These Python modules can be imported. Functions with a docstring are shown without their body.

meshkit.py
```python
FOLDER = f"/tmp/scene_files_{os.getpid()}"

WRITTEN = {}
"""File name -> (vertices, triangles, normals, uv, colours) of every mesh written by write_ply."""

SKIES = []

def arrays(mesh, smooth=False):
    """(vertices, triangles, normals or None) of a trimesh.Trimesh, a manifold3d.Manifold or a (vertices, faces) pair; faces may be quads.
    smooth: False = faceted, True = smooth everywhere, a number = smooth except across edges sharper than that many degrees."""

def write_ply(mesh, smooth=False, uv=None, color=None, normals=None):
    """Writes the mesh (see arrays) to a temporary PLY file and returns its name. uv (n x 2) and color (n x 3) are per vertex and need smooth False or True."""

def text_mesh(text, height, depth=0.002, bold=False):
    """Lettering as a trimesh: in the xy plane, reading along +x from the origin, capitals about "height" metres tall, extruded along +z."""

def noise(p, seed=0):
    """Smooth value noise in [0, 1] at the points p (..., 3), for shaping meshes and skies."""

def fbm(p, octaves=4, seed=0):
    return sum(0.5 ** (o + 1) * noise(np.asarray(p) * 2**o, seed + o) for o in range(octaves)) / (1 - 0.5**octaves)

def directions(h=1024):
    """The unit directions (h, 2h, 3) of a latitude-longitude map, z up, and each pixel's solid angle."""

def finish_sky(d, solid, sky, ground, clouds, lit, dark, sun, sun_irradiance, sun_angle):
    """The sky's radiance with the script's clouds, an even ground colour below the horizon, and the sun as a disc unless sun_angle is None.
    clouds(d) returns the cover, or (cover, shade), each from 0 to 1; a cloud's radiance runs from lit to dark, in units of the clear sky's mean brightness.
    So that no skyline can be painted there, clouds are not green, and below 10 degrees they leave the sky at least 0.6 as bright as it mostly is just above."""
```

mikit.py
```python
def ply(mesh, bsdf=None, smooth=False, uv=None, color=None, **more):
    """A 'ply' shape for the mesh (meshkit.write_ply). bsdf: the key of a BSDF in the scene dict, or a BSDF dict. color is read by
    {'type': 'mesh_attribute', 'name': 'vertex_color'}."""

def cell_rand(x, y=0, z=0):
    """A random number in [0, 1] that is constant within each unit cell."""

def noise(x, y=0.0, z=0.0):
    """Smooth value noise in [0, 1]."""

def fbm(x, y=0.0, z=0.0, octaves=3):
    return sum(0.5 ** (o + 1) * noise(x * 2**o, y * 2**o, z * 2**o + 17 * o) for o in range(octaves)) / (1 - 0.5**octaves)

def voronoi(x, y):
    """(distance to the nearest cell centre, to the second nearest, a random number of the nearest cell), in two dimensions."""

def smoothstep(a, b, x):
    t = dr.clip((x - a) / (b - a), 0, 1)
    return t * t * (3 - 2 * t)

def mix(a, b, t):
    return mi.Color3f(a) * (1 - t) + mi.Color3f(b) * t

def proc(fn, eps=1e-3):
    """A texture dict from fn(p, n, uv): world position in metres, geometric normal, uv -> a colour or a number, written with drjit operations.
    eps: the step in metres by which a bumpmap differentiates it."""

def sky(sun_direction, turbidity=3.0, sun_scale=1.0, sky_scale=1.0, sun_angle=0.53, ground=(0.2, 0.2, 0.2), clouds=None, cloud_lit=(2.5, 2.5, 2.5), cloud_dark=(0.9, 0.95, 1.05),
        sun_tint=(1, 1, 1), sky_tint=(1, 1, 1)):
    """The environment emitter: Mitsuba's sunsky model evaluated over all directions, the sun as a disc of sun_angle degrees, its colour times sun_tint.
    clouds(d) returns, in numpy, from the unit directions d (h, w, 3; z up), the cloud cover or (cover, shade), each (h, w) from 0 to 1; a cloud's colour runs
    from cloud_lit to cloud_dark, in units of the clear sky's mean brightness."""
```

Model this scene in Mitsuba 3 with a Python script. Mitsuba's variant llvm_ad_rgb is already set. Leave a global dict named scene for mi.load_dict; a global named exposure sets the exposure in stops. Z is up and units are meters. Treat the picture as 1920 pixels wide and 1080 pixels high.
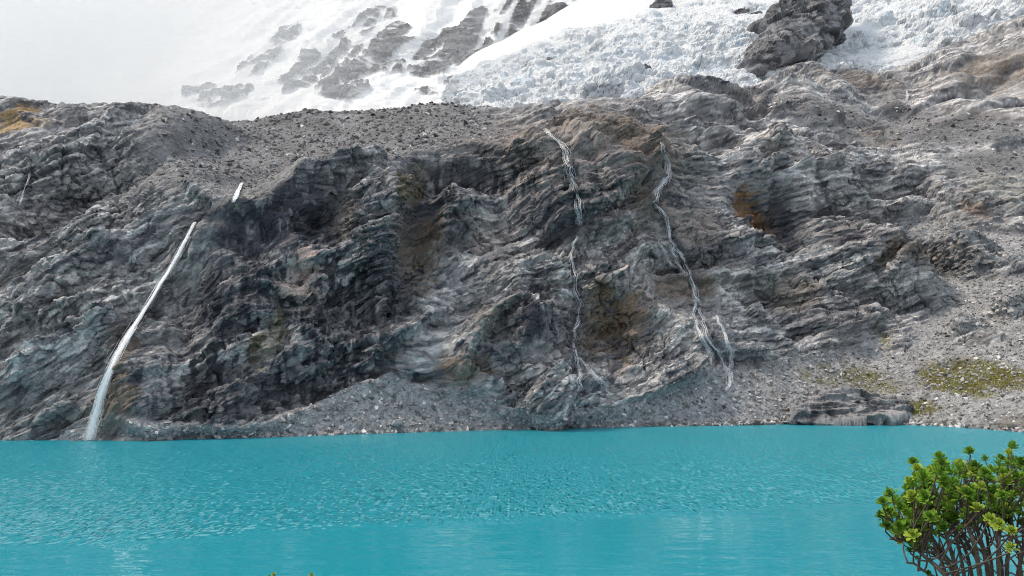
import math, random, time
import numpy as np, trimesh, mitsuba as mi, mikit, meshkit
from scipy.interpolate import PchipInterpolator
from scipy.ndimage import map_coordinates, gaussian_filter
from scipy.spatial import cKDTree

scene, labels = {}, {}
T = mi.ScalarTransform4f
T0 = time.time()

# ------------------------------------------------------------------ camera, sky, exposure
EYE = np.array([0.0, 0.0, 20.0])
FOC, CX, CY = 1507.0, 960.0, 540.0            # focal length in pixels of a 1920 wide frame
PITCH = math.atan(155.0 / FOC)
FWD = np.array([0, math.cos(PITCH), math.sin(PITCH)])
UPV = np.array([0, -math.sin(PITCH), math.cos(PITCH)])
RGT = np.array([1.0, 0, 0])
scene['camera'] = dict(type='perspective', fov=2 * math.degrees(math.atan(960 / FOC)), fov_axis='x',
                       near_clip=0.1, far_clip=6000.0,
                       to_world=T().look_at(origin=EYE.tolist(), target=(EYE + FWD).tolist(), up=[0, 0, 1]))
SUN = (-0.60, -0.10, 0.79)
scene['sky'] = mikit.sky(SUN, turbidity=3, sun_scale=0.3, sun_angle=10, sky_scale=1.0, ground=(0.15, 0.16, 0.16),
                         clouds=lambda d: (np.ones(d.shape[:2]), np.clip(0.15 + 0.5 * (meshkit.fbm(d * 3.0, 4, 5) - 0.35), 0, 1)),
                         cloud_lit=(1.47, 1.57, 1.68), cloud_dark=(1.0, 1.07, 1.15), sun_tint=(0.97, 0.99, 1.03))
exposure = 3.0


# ------------------------------------------------------------------ helpers
def at(px, py, Y):
    """the point at depth Y that the photograph shows at pixel (px, py)"""
    px, py, Y = np.broadcast_arrays(*[np.asarray(v, float) for v in (px, py, Y)])
    d = FWD + ((px - CX) / FOC)[..., None] * RGT - ((py - CY) / FOC)[..., None] * UPV
    return EYE + d * (Y / d[..., 1])[..., None]


def pix(p):
    q = np.asarray(p) - EYE
    w = q @ FWD
    return np.stack([CX + FOC * (q @ RGT) / w, CY - FOC * (q @ UPV) / w], -1)


def shore_depth(py):
    a = (py - CY) / FOC
    dy, dz = math.cos(PITCH) + a * math.sin(PITCH), math.sin(PITCH) - a * math.cos(PITCH)
    return -20.0 / dz * dy


_LAT = np.random.RandomState(7).rand(64, 64, 64).astype(np.float32)
_ROT = np.linalg.qr(np.random.RandomState(3).randn(3, 3))[0]


def N(p, L=1.0, seed=0, smooth=True):
    """value noise in -1..1 with features of size L"""
    q = (np.asarray(p, np.float32) / np.float32(L)) @ _ROT.astype(np.float32) + np.float32(13.7 * seed % 61)
    if smooth:
        i = np.floor(q)
        t = q - i
        q = i + t * t * (3 - 2 * t)
    return map_coordinates(_LAT, q.reshape(-1, 3).T, order=1, mode='grid-wrap').reshape(q.shape[:-1]) * 2 - 1


def fbm(p, L, octaves=4, seed=0, gain=0.5, smooth=True):
    out, a, s = 0, 1.0, 0
    for o in range(octaves):
        out = out + a * N(p, L / 2 ** o, seed + o, smooth)
        s += a
        a *= gain
    return out / s


def ridged(p, L, octaves=3, seed=0, gain=0.5):
    out, a, s = 0, 1.0, 0
    for o in range(octaves):
        out = out + a * (1 - 2 * np.abs(N(p, L / 2 ** o, seed + o)))
        s += a
        a *= gain
    return out / s


def cells(p, L, seed, A=None, k=2):
    """Voronoi cells of size L over the points p: (offset from centre, distances, random numbers of the cell)"""
    q = np.asarray(p, float) if A is None else p @ A
    vox = np.floor(q / L).astype(np.int64)
    key = (vox[:, 0] * 73856093) ^ (vox[:, 1] * 19349663) ^ (vox[:, 2] * 83492791)
    _, first = np.unique(key, return_index=True)
    rs = np.random.RandomState(seed)
    c = (vox[first] + 0.15 + 0.7 * rs.rand(len(first), 3)) * L
    d, i = cKDTree(c).query(q, k=k, workers=-1)
    return q - c[i[:, 0]], d, rs.rand(len(c), 5)[i[:, 0]]


def facets(p, L, amp, tilt, seed, A=None, crack=0.0, cw=0.1):
    """broken rock: every cell a plane of its own, offset and tilted, with cracks between them"""
    dq, d, r = cells(p, L, seed, A)
    g = (r[:, :3] - 0.5) * 2
    out = amp * (r[:, 3] - 0.5) * 2 + tilt * np.einsum('ij,ij->i', g, dq)
    if crack:
        out = out - crack * np.exp(-(d[:, 1] - d[:, 0]) / (cw * L))
    return out


def sstep(a, b, x):
    t = np.clip((x - a) / (b - a), 0, 1)
    return t * t * (3 - 2 * t)


def lerp(a, b, t):
    return a + (b - a) * t


def grid_faces(nr, nc):
    i = np.arange((nr - 1) * nc).reshape(nr - 1, nc)[:, :-1].ravel()
    return np.vstack([np.stack([i, i + 1, i + nc + 1], 1), np.stack([i, i + nc + 1, i + nc], 1)])


def grid_normals(P):
    n = np.cross(np.gradient(P, axis=1), np.gradient(P, axis=0))
    return n / (np.linalg.norm(n, axis=-1, keepdims=True) + 1e-9)


def sheet(cols, table, ncol, rows):
    """a smooth surface through the points table[column][stage]"""
    s = np.concatenate([np.linspace(k, k + 1, n, endpoint=False) for k, n in enumerate(rows)] + [[len(rows)]])
    tab = np.asarray(table, float)                                     # (columns, stages, 3)
    a = PchipInterpolator(np.arange(tab.shape[1]), tab, axis=1)(s)      # columns x rows x 3
    u = np.linspace(cols[0], cols[-1], ncol)
    return np.ascontiguousarray(PchipInterpolator(cols, a, axis=0)(u).transpose(1, 0, 2)), s, u


def add(key, mesh, bsdf, smooth=False, color=None, **tags):
    scene[key] = mikit.ply(mesh, bsdf, smooth=smooth, color=color)
    if tags:
        labels[key] = tags


VC = {'type': 'mesh_attribute', 'name': 'vertex_color'}
scene['m_rock'] = {'type': 'twosided', 'b': {'type': 'principled', 'base_color': VC, 'roughness': 0.8, 'specular': 0.2}}
scene['m_snow'] = {'type': 'twosided', 'b': {'type': 'diffuse', 'reflectance': VC}}

# ------------------------------------------------------------------ the cliff: stages water / shore / top of scree / lower / upper / lip / crest / behind
CLIFF = [  # px, shore py, then (py, depth) of: scree top, lower face, upper face, lip, upper slope, crest
    (-260, 831, (790, 236), (650, 250), (480, 275), (360, 300), (270, 335), (205, 370)),
    (-60, 830, (790, 234), (650, 248), (480, 272), (360, 300), (270, 335), (190, 375)),
    (60, 828, (780, 236), (650, 250), (480, 274), (360, 302), (270, 335), (186, 372)),
    (200, 826, (780, 236), (650, 249), (500, 268), (390, 294), (290, 335), (194, 378)),
    (330, 823, (790, 236), (660, 248), (520, 264), (400, 280), (300, 320), (203, 392)),
    (440, 821, (795, 240), (670, 252), (540, 264), (398, 276), (310, 340), (220, 420)),
    (580, 817, (757, 256), (660, 262), (520, 274), (352, 292), (290, 360), (208, 440)),
    (720, 812, (708, 270), (620, 278), (480, 292), (322, 312), (270, 370), (204, 445)),
    (880, 807, (730, 278), (620, 290), (460, 308), (306, 330), (250, 380), (196, 445)),
    (1020, 804, (770, 276), (640, 292), (480, 314), (320, 336), (250, 384), (188, 440)),
    (1150, 801, (760, 286), (620, 304), (450, 326), (310, 350), (245, 390), (186, 440)),
    (1270, 799, (725, 304), (600, 322), (440, 346), (310, 376), (230, 420), (150, 490)),
    (1400, 797, (690, 322), (570, 340), (430, 364), (320, 396), (240, 440), (150, 520)),
    (1520, 795, (660, 338), (560, 354), (440, 378), (330, 412), (240, 462), (140, 560)),
    (1640, 796, (620, 362), (530, 376), (430, 398), (330, 432), (235, 490), (132, 600)),
    (1760, 799, (600, 356), (500, 380), (410, 402), (310, 440), (210, 510), (90, 620)),
    (1920, 811, (640, 318), (540, 345), (430, 380), (310, 430), (180, 510), (24, 640)),
    (2200, 830, (660, 296), (560, 325), (440, 365), (310, 420), (150, 510), (-60, 650)),
]
cols, table = [], []
for px, ps, *st in CLIFF:
    Ys = shore_depth(ps)
    sh = at(px, ps, Ys)
    under = sh + [0, -10, -6]
    pts = [under, sh] + [at(px, *q) for q in st]
    pts.append(pts[-1] + [0, 40, -6])
    pts.append(pts[-1] + [0, 130, -60])
    cols.append(px)
    table.append(pts)
NC, ROWS = 460, [4, 40, 52, 52, 52, 50, 50, 8, 5]
BASE, S, U = sheet(cols, table, NC, ROWS)
NR = len(S)
SS, UU = np.meshgrid(S, U, indexing='ij')
NRM = grid_normals(gaussian_filter(BASE, (3, 3, 0)))
def bind(P, st):
    """take P as the present face of the cliff; st holds the stage of each of its points"""
    global BP, srf, _KD, _ID, X, Z, WARP
    BP, srf = P.reshape(-1, 3), st.ravel()
    _ID = np.nonzero((srf > 0.9) & (srf < 7.02))[0]
    _KD = cKDTree(pix(BP[_ID]))
    X, Z = BP[:, 0], BP[:, 2]
    WARP = np.stack([fbm(BP, 60, 3, 11), fbm(BP, 60, 3, 21)], -1) * 9 + np.stack([fbm(BP, 9, 3, 31), fbm(BP, 9, 3, 41)], -1) * 1.6


def on(px, py):
    """index of the cliff point nearest to where the photograph shows (px, py)"""
    return _ID[_KD.query(np.stack(np.broadcast_arrays(np.asarray(px, float), np.asarray(py, float)), -1))[1]]


bind(BASE, SS)


def local(px, py, rx, ry, ang=0.0, warp=0.0):
    """coordinates on the face, 1 at the rim of an ellipse round a place on the cliff"""
    c, e, n = BP[on(px, py)], BP[on(px + rx, py)], BP[on(px, py - ry)]
    s = BP[on(px, py + ry)]
    wx, wz = abs(e[0] - c[0]) + 1e-6, 0.5 * abs(n[2] - s[2]) + 1e-6
    dx, dz = X - c[0] + warp * WARP[:, 0], Z - c[2] + warp * WARP[:, 1]
    ca, sa = math.cos(math.radians(ang)), math.sin(math.radians(ang))
    dx, dz = dx * ca + dz * sa, -dx * sa + dz * ca
    return dx / wx, dz / wz


def blob(px, py, rx, ry, ang=0.0, soft=0.5, warp=0.6):
    a, b = local(px, py, rx, ry, ang, warp)
    return 1 - sstep(1 - soft, 1 + soft, np.sqrt(a * a + b * b))


def line_dist(pts, warp=0.35):
    """(distance in metres in the face, side (+ above or left), position along 0..1) to a line drawn on the cliff"""
    w = BP[on([p[0] for p in pts], [p[1] for p in pts])][:, [0, 2]]
    q = np.stack([X + warp * WARP[:, 0], Z + warp * WARP[:, 1]], -1)
    best, side, along = np.full(len(q), 1e9), np.zeros(len(q)), np.zeros(len(q))
    for k in range(len(w) - 1):
        a, b = w[k], w[k + 1]
        ab = b - a
        t = np.clip(((q - a) @ ab) / (ab @ ab), 0, 1)
        d = q - (a + t[:, None] * ab)
        r = np.hypot(d[:, 0], d[:, 1])
        m = r < best
        best[m] = r[m]
        side[m] = np.sign(ab[0] * d[:, 1] - ab[1] * d[:, 0])[m]
        along[m] = ((k + t) / (len(w) - 1))[m]
    return best, side, along


def ground_kind():
    """where there is loose rock: (scree, moraine)"""
    scree = (1 - sstep(1.86, 2.06, srf + 0.10 * fbm(BP, 22, 3, 51))) * sstep(-130, -95, X + 12 * fbm(BP, 14, 2, 55))
    for b in [(1800, 620, 150, 150, 0), (1900, 560, 130, 190, 0), (1720, 680, 130, 100, 0), (1580, 700, 130, 70, 0), (2050, 600, 200, 220, 0), (1480, 740, 130, 60, 0)]:
        scree = np.maximum(scree, blob(*b, soft=0.25, warp=0.8))
    for b in [(1760, 575, 60, 16, 20), (1880, 505, 70, 16, 15), (1850, 640, 50, 14, 10), (1800, 690, 40, 10, 5), (1690, 660, 30, 14, 30), (1900, 590, 30, 14, 25), (1640, 590, 120, 60, 10), (1560, 560, 150, 70, -15), (1500, 600, 90, 60, -20), (1690, 490, 90, 45, 15), (1820, 470, 60, 40, 0)]:
        scree = scree * (1 - blob(*b, soft=0.2, warp=0.5))
    scree = np.maximum(scree, 1 - sstep(0.8, 0.95, srf))
    moraine = sstep(4.95, 5.5, srf + 0.25 * fbm(BP, 40, 3, 61)) * (1 - sstep(-25, 15, X - 0.0 * Z + 25 * fbm(BP, 40, 2, 66))) * sstep(-165, -128, X + 10 * fbm(BP, 20, 2, 67))
    for b in [(1700, 215, 60, 22, 8), (1790, 245, 130, 28, 10), (1880, 300, 110, 22, 8), (1560, 200, 90, 18, 0)]:
        moraine = np.maximum(moraine, 0.9 * blob(*b, soft=0.4, warp=0.8))
    return scree, moraine


scree, moraine = ground_kind()
loose = np.maximum(scree, moraine)
hard = 1 - loose

def patch(b, soft=0.8):
    """a stain whose edge follows the blocks of rock"""
    w = blob(*b, soft=soft, warp=1.0)
    k = np.nonzero(w > 0.002)[0]
    w[k] = sstep(0.25, 0.75, w[k] * 0.95 + 0.65 * TONE[k] + 0.5 * fbm(BP[k] * [1, 1, .6], 8, 3, 590))
    return w


# --- large forms: bulges and hollows, ledges with overhangs, gullies
D = 7.0 * fbm(BP, 70, 3, 1) * hard + 2.0 * fbm(BP, 30, 2, 5) * loose
for px, py, rx, ry, ang, amp, soft in [
        (700, 410, 58, 92, 8, 7, 0.35), (610, 430, 55, 60, 20, -6, 0.5), (470, 450, 60, 35, 5, -4, 0.5), (790, 420, 38, 110, -8, -7, 0.4),
        (560, 545, 60, 60, 0, -2, 0.4), (860, 380, 60, 40, 0, 3, 0.5), (890, 330, 70, 22, 0, -5, 0.4), (930, 650, 90, 60, 30, 8, 0.5), (1010, 700, 45, 80, 15, 6, 0.5),
        (1000, 560, 70, 70, 0, 4, 0.5), (1130, 620, 70, 70, 0, -4, 0.5), (1180, 640, 60, 70, 0, -3, 0.5), (1110, 290, 110, 80, -20, 7, 0.6), (1060, 400, 90, 40, -25, 3, 0.5),
        (1410, 390, 44, 44, 10, -4, 0.35), (1470, 400, 40, 45, 0, -9, 0.4), (1500, 320, 100, 50, -10, 6, 0.5), (1620, 490, 110, 60, -25, 9, 0.4), (1810, 480, 70, 40, 5, 7, 0.4),
        (1730, 490, 35, 35, 0, -6, 0.5), (1480, 560, 60, 45, -30, -6, 0.5), (1570, 600, 90, 50, -15, 5, 0.5), (1280, 530, 50, 60, 0, -5, 0.5), (1150, 480, 80, 60, 0, 4, 0.5),
        (1310, 172, 95, 34, 0, 7, 0.35), (1395, 190, 20, 20, 0, -5, 0.5), (660, 560, 50, 60, 10, -4, 0.5), (250, 280, 150, 40, 40, 7, 0.6), (150, 370, 120, 30, 42, -6, 0.5), (70, 380, 70, 50, 20, -5, 0.5),
        (250, 430, 160, 45, 42, 6, 0.6), (120, 560, 120, 80, 30, 4, 0.6), (270, 700, 60, 120, 25, 6, 0.6), (230, 230, 45, 18, 10, -5, 0.5), (1660, 190, 50, 20, 0, -4, 0.5),
        (300, 580, 60, 170, 28, -5, 0.5), (450, 560, 70, 30, 0, 3, 0.5), (600, 700, 80, 40, 20, -4, 0.5), (780, 650, 90, 40, 35, 3, 0.5)]:
    D += 1.5 * amp * blob(px, py, rx, ry, ang, soft=soft, warp=0.5)
LEDGES = [  # (line from right to left so that the part above stands out, height, reach)
    ([(1020, 335), (960, 312), (880, 297), (830, 302), (760, 308), (640, 332), (560, 354), (480, 398), (370, 418)], 6, 14),
    ([(1240, 305), (1180, 360), (1110, 415), (1050, 432), (1000, 455)], 6, 16),
    ([(1550, 345), (1500, 352), (1440, 335), (1380, 360)], 5, 12),
    ([(1735, 335), (1690, 350), (1640, 358), (1590, 368)], 5, 9),
    ([(1760, 455), (1730, 462), (1690, 475), (1650, 500), (1560, 540)], 4, 12),
    ([(1720, 505), (1660, 560), (1600, 548), (1540, 525)], 5, 12),
    ([(1930, 380), (1850, 405), (1800, 395)], 4, 9), ([(1860, 478), (1800, 505), (1750, 500)], 5, 10),
    ([(1520, 560), (1480, 545), (1430, 535)], 4, 8), ([(1660, 625), (1560, 632), (1480, 600), (1430, 570)], 4, 10),
    ([(680, 330), (630, 352), (590, 380), (540, 384)], 4, 9), ([(660, 470), (600, 500), (500, 520)], 3, 8),
    ([(700, 520), (610, 490), (540, 520)], 2.5, 8), ([(960, 540), (880, 560), (800, 610), (700, 680), (640, 700)], 4, 10),
    ([(1000, 590), (940, 610), (900, 660), (870, 730)], 5, 10), ([(720, 690), (600, 735), (500, 760)], 3, 8), ([(900, 420), (850, 440), (760, 520), (720, 600)], 4, 10),
    ([(380, 245), (300, 335), (190, 425), (80, 475), (-40, 520)], 5, 14), ([(300, 230), (210, 300), (90, 360), (0, 420)], 5, 12),
    ([(360, 420), (290, 520), (230, 600), (150, 690)], 4, 10), ([(240, 470), (110, 570), (0, 640)], 3, 9), ([(180, 600), (60, 700), (-40, 740)], 3, 9),
    ([(480, 640), (400, 690), (330, 760), (280, 800)], 3, 9), ([(560, 620), (480, 600), (400, 620)], 3, 8), ([(1250, 620), (1180, 590), (1110, 600)], 4, 8),
    ([(1410, 160), (1390, 200), (1340, 205)], 5, 10), ([(1920, 100), (1800, 160), (1700, 200)], 4, 14), ([(1920, 180), (1830, 215), (1760, 235)], 4, 10),
    ([(1700, 270), (1560, 285), (1420, 260)], 3, 10), ([(1560, 255), (1440, 225), (1340, 235)], 3, 9), ([(1380, 480), (1300, 470), (1200, 500)], 3, 8), ([(1130, 400), (1100, 350), (1080, 300)], 3, 7)]
rag = 1 + 0.6 * fbm(BP, 8, 3, 71)
for pts, amp, reach in LEDGES:
    d, side, al = line_dist(pts)
    end = sstep(0, 0.08, al) * (1 - sstep(0.92, 1, al))
    sd_ = -side * d
    hi, lo = 0.4 * np.exp(-d / reach), -0.6 * np.exp(-d / (0.8 * reach))
    up = lerp(lo, hi, sstep(-1.2, 1.2, sd_))
    D += 2.0 * amp * rag * up * end * hard


def axes(ang, stretch, dip=0.25):
    """coordinates along, across and into rock layers that rise to the right at this angle"""
    a = math.radians(ang)
    u = np.array([math.cos(a), 0.0, math.sin(a)])
    w = np.array([-math.sin(a), dip, math.cos(a)])
    w /= np.linalg.norm(w)
    v = np.cross(u, w)
    return np.stack([u / stretch, w, v / 1.6], 1)


def folds():
    """the rock layers' own coordinates, folded, and the share of each of the three rock bodies"""
    big = [fbm(BP, 45, 3, 81), fbm(BP, 45, 3, 82), fbm(BP, 45, 3, 83)]
    f = BP + 6.0 * np.stack(big, -1) + 0.6 * np.stack([fbm(BP, 7, 2, 84), fbm(BP, 7, 2, 85), fbm(BP, 7, 2, 86)], -1)
    f2 = f + 15 * np.stack([fbm(BP, 55, 2, 91), fbm(BP, 55, 2, 92), fbm(BP, 55, 2, 93)], -1)
    wl = 1 - sstep(-120, -80, X - 0.35 * (Z - 60) + 14 * fbm(BP, 40, 3, 95))
    wr = sstep(60, 120, X + 0.25 * Z + 24 * fbm(BP, 40, 3, 96))
    return [(wl, 40, 3.4, f, 100), (np.clip(1 - wl - wr, 0, 1), 30, 2.8, f2, 200), (wr, 14, 3.6, f, 300)]


def each_body(fn):
    out = np.zeros((2, len(BP)))
    for w, ang, st, P, sd in folds():
        m = np.nonzero(w > 0.01)[0]
        d, t = fn(P[m], axes(ang, st), sd, m)
        out[:, m] += w[m] * np.stack([d, t])
    return out


def steps(p, lay, th, amp, sd):
    """layers as steps: (relief, a tone for every layer)"""
    t = lay / th + 0.7 * N(p, 14, sd) + 0.25 * N(p, 4, sd + 3)
    k = np.floor(t)
    f = t - k
    h = np.sin(k * 12.9898 + sd) * 43758.5453
    h = h - np.floor(h)
    return amp * np.clip(N(p, 22, sd + 10) * 1.3 + 0.55, 0.0, 1.2) * ((0.4 + 1.2 * h) * (sstep(0.0, 0.09, f) - f) + 0.8 * (h - .5)), h - .5


def clefts(p, sd, L, stretch, w):
    """long thin fractures: 1 in the crack, 0 beside it"""
    n = N(p * stretch, L, sd) + 0.35 * N(p * stretch, L / 3, sd + 1)
    return np.exp(-np.abs(n) / w) * np.clip(0.5 + 1.5 * N(p, L * 1.5, sd + 2), 0, 1)


def coarse(p, A, sd, m):
    q = p @ A
    st, _ = steps(p, q[:, 1], 5.0, 1.5, sd + 4)
    return facets(p, 17, 3.6, 0.46, sd + 1, A) + facets(p, 7, 1.5, 0.52, sd + 2, A) + st - 2.6 * clefts(q, sd + 30, 16, [.45, 1, 1], .05), 0 * m


def fine(p, A, sd, m):
    near_, mid_ = np.clip(0.5 / ROWGAP[m], 0, 1) ** 1.5, np.clip(1.0 / ROWGAP[m], 0, 1) ** 1.5
    q = p @ A
    dq, d, r = cells(p, 2.2, sd + 3, A)
    dq2, d2, r2 = cells(p, 0.95, sd + 6, A)
    _, _, r3 = cells(p, 6.5, sd + 9, A)
    g, g2 = (r[:, :3] - 0.5) * 2, (r2[:, :3] - 0.5) * 2
    s1, h1 = steps(p, q[:, 1], 2.3, 0.62, sd + 5)
    s2, h2 = steps(p, q[:, 1], 0.95, 0.26, sd + 7)
    out = mid_ * (0.30 * (r[:, 3] - 0.5) * 2 + 0.62 * (g * dq).sum(1) + s1 - 0.30 * np.exp(-(d[:, 1] - d[:, 0]) / 0.22))
    out = out + near_ * (0.2 * (r2[:, 3] - 0.5) * 2 + 0.75 * (g2 * dq2).sum(1) + s2)
    ck = np.maximum.reduce([clefts(q, sd + 31, 9, [.35, 1, 1], .045), 1.5 * clefts(p, sd + 34, 12, [1, 1, .4], .04), .7 * clefts(q, sd + 37, 4, [.5, 1, 1], .06)])
    out = out - 1.7 * mid_ * ck
    tone = 0.25 * N(q, 7, sd + 20) + 0.45 * (r3[:, 4] - 0.5) + 0.55 * (r[:, 4] - 0.5) + 0.65 * (r2[:, 4] - 0.5) + 0.45 * h1 + 0.5 * h2
    return out, tone


upper = sstep(5.0, 6.2, srf)
soft = (1 - 0.45 * upper * (X < 60)) * sstep(0.6, 1.2, srf) * np.clip(0.95 + 0.7 * fbm(BP, 50, 2, 99), 0.5, 1.4)
D += each_body(coarse)[0] * hard * soft
D += loose * 0.8 * fbm(BP, 9, 3, 402)
P1 = (BP + NRM.reshape(-1, 3) * (D * (1 - 0.5 * sstep(6.9, 7.3, srf)))[:, None]).reshape(BASE.shape)
print('coarse', round(time.time() - T0, 1))
P2, S2 = P1.copy(), SS
P2 = gaussian_filter(P2, (0.6, 0.6, 0))
SKYLINE = np.array([(-300, 186), (0, 182), (40, 173), (75, 186), (110, 193), (190, 188), (250, 190), (330, 197), (370, 205), (420, 222), (480, 222), (530, 212), (590, 202), (640, 208), (700, 203), (760, 198), (830, 190), (880, 195), (950, 200),
                    (1000, 190), (1070, 185), (1150, 181), (1220, 178), (1240, 150), (1290, 135), (1340, 142), (1390, 164), (1418, 158), (1445, 138), (1480, 122), (1510, 108), (1530, 112), (1546, 125), (1600, 124), (1650, 133), (1700, 120), (1750, 95), (1800, 75), (1850, 52), (1920, 25), (2200, -70)], float)
q = pix(P2)
q[..., 1][(S2 < 6) | (S2 > 7.6)] = 1e4
r = q[..., 1].argmin(0)
top = np.arange(NC)
want = np.interp(q[r, top, 0], SKYLINE[:, 0], SKYLINE[:, 1])
rise = gaussian_filter((q[r, top, 1] - want) * P2[r, top, 1] / FOC, 1.5) - 1.0
P2[..., 2] += rise * sstep(5.5, 6.7, S2)


def refine(v, f, extra, limit, passes=6):
    """split every edge longer than limit(midpoint), without leaving gaps"""
    for _ in range(passes):
        e = np.sort(np.stack([f, np.roll(f, -1, 1)], -1), -1)            # (faces, 3 edges, 2)
        key = e[..., 0].astype(np.int64) * (len(v) + 1) + e[..., 1]
        u, inv = np.unique(key.ravel(), return_inverse=True)
        a, b = u // (len(v) + 1), u % (len(v) + 1)
        mid = (v[a] + v[b]) / 2
        split = np.linalg.norm(v[a] - v[b], axis=1) > limit(mid)
        if not split.any():
            break
        idx = np.full(len(u), -1)
        idx[split] = len(v) + np.arange(split.sum())
        v, extra = np.vstack([v, mid[split]]), np.concatenate([extra, (extra[a] + extra[b])[split] / 2])
        m = idx[inv.reshape(-1, 3)]
        n = (m >= 0).sum(1)
        out = [f[n == 0]]
        for cnt in (1, 2):                                              # turn the faces so that the split edges come first
            s_ = n == cnt
            first = np.argmax(m[s_] >= 0, 1) if cnt == 1 else (np.argmin(m[s_] >= 0, 1) + 1) % 3
            k = (first[:, None] + np.arange(3)) % 3
            F, M = np.take_along_axis(f[s_], k, 1), np.take_along_axis(m[s_], k, 1)
            if cnt == 1:
                out += [np.stack([F[:, 0], M[:, 0], F[:, 2]], 1), np.stack([M[:, 0], F[:, 1], F[:, 2]], 1)]
            else:
                out += [np.stack([M[:, 0], F[:, 1], M[:, 1]], 1), np.stack([F[:, 0], M[:, 0], M[:, 1]], 1), np.stack([F[:, 0], M[:, 1], F[:, 2]], 1)]
        F, M = f[n == 3], m[n == 3]
        out += [np.stack([F[:, 0], M[:, 0], M[:, 2]], 1), np.stack([M[:, 0], F[:, 1], M[:, 1]], 1), np.stack([M[:, 2], M[:, 1], F[:, 2]], 1), M]
        f = np.vstack(out)
    return v, f, extra


def relax(x, f, rounds):
    """each value moved towards the mean of its neighbours"""
    from scipy.sparse import coo_matrix
    i, j = np.concatenate([f[:, 0], f[:, 1], f[:, 2]]), np.concatenate([f[:, 1], f[:, 2], f[:, 0]])
    A = coo_matrix((np.ones(2 * len(i), np.float32), (np.concatenate([i, j]), np.concatenate([j, i]))), shape=(len(x), len(x))).tocsr()
    deg = np.asarray(A.sum(1)) + 1e-9
    for _ in range(rounds):
        x = 0.4 * x + 0.6 * (A @ x) / deg
    return x


def vertex_normals(v, f):
    n, c = np.zeros_like(v), np.cross(v[f[:, 1]] - v[f[:, 0]], v[f[:, 2]] - v[f[:, 0]])
    for k in range(3):
        for a in range(3):
            n[:, a] += np.bincount(f[:, k], c[:, a], len(v))
    return n / (np.linalg.norm(n, axis=1, keepdims=True) + 1e-12)


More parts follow.
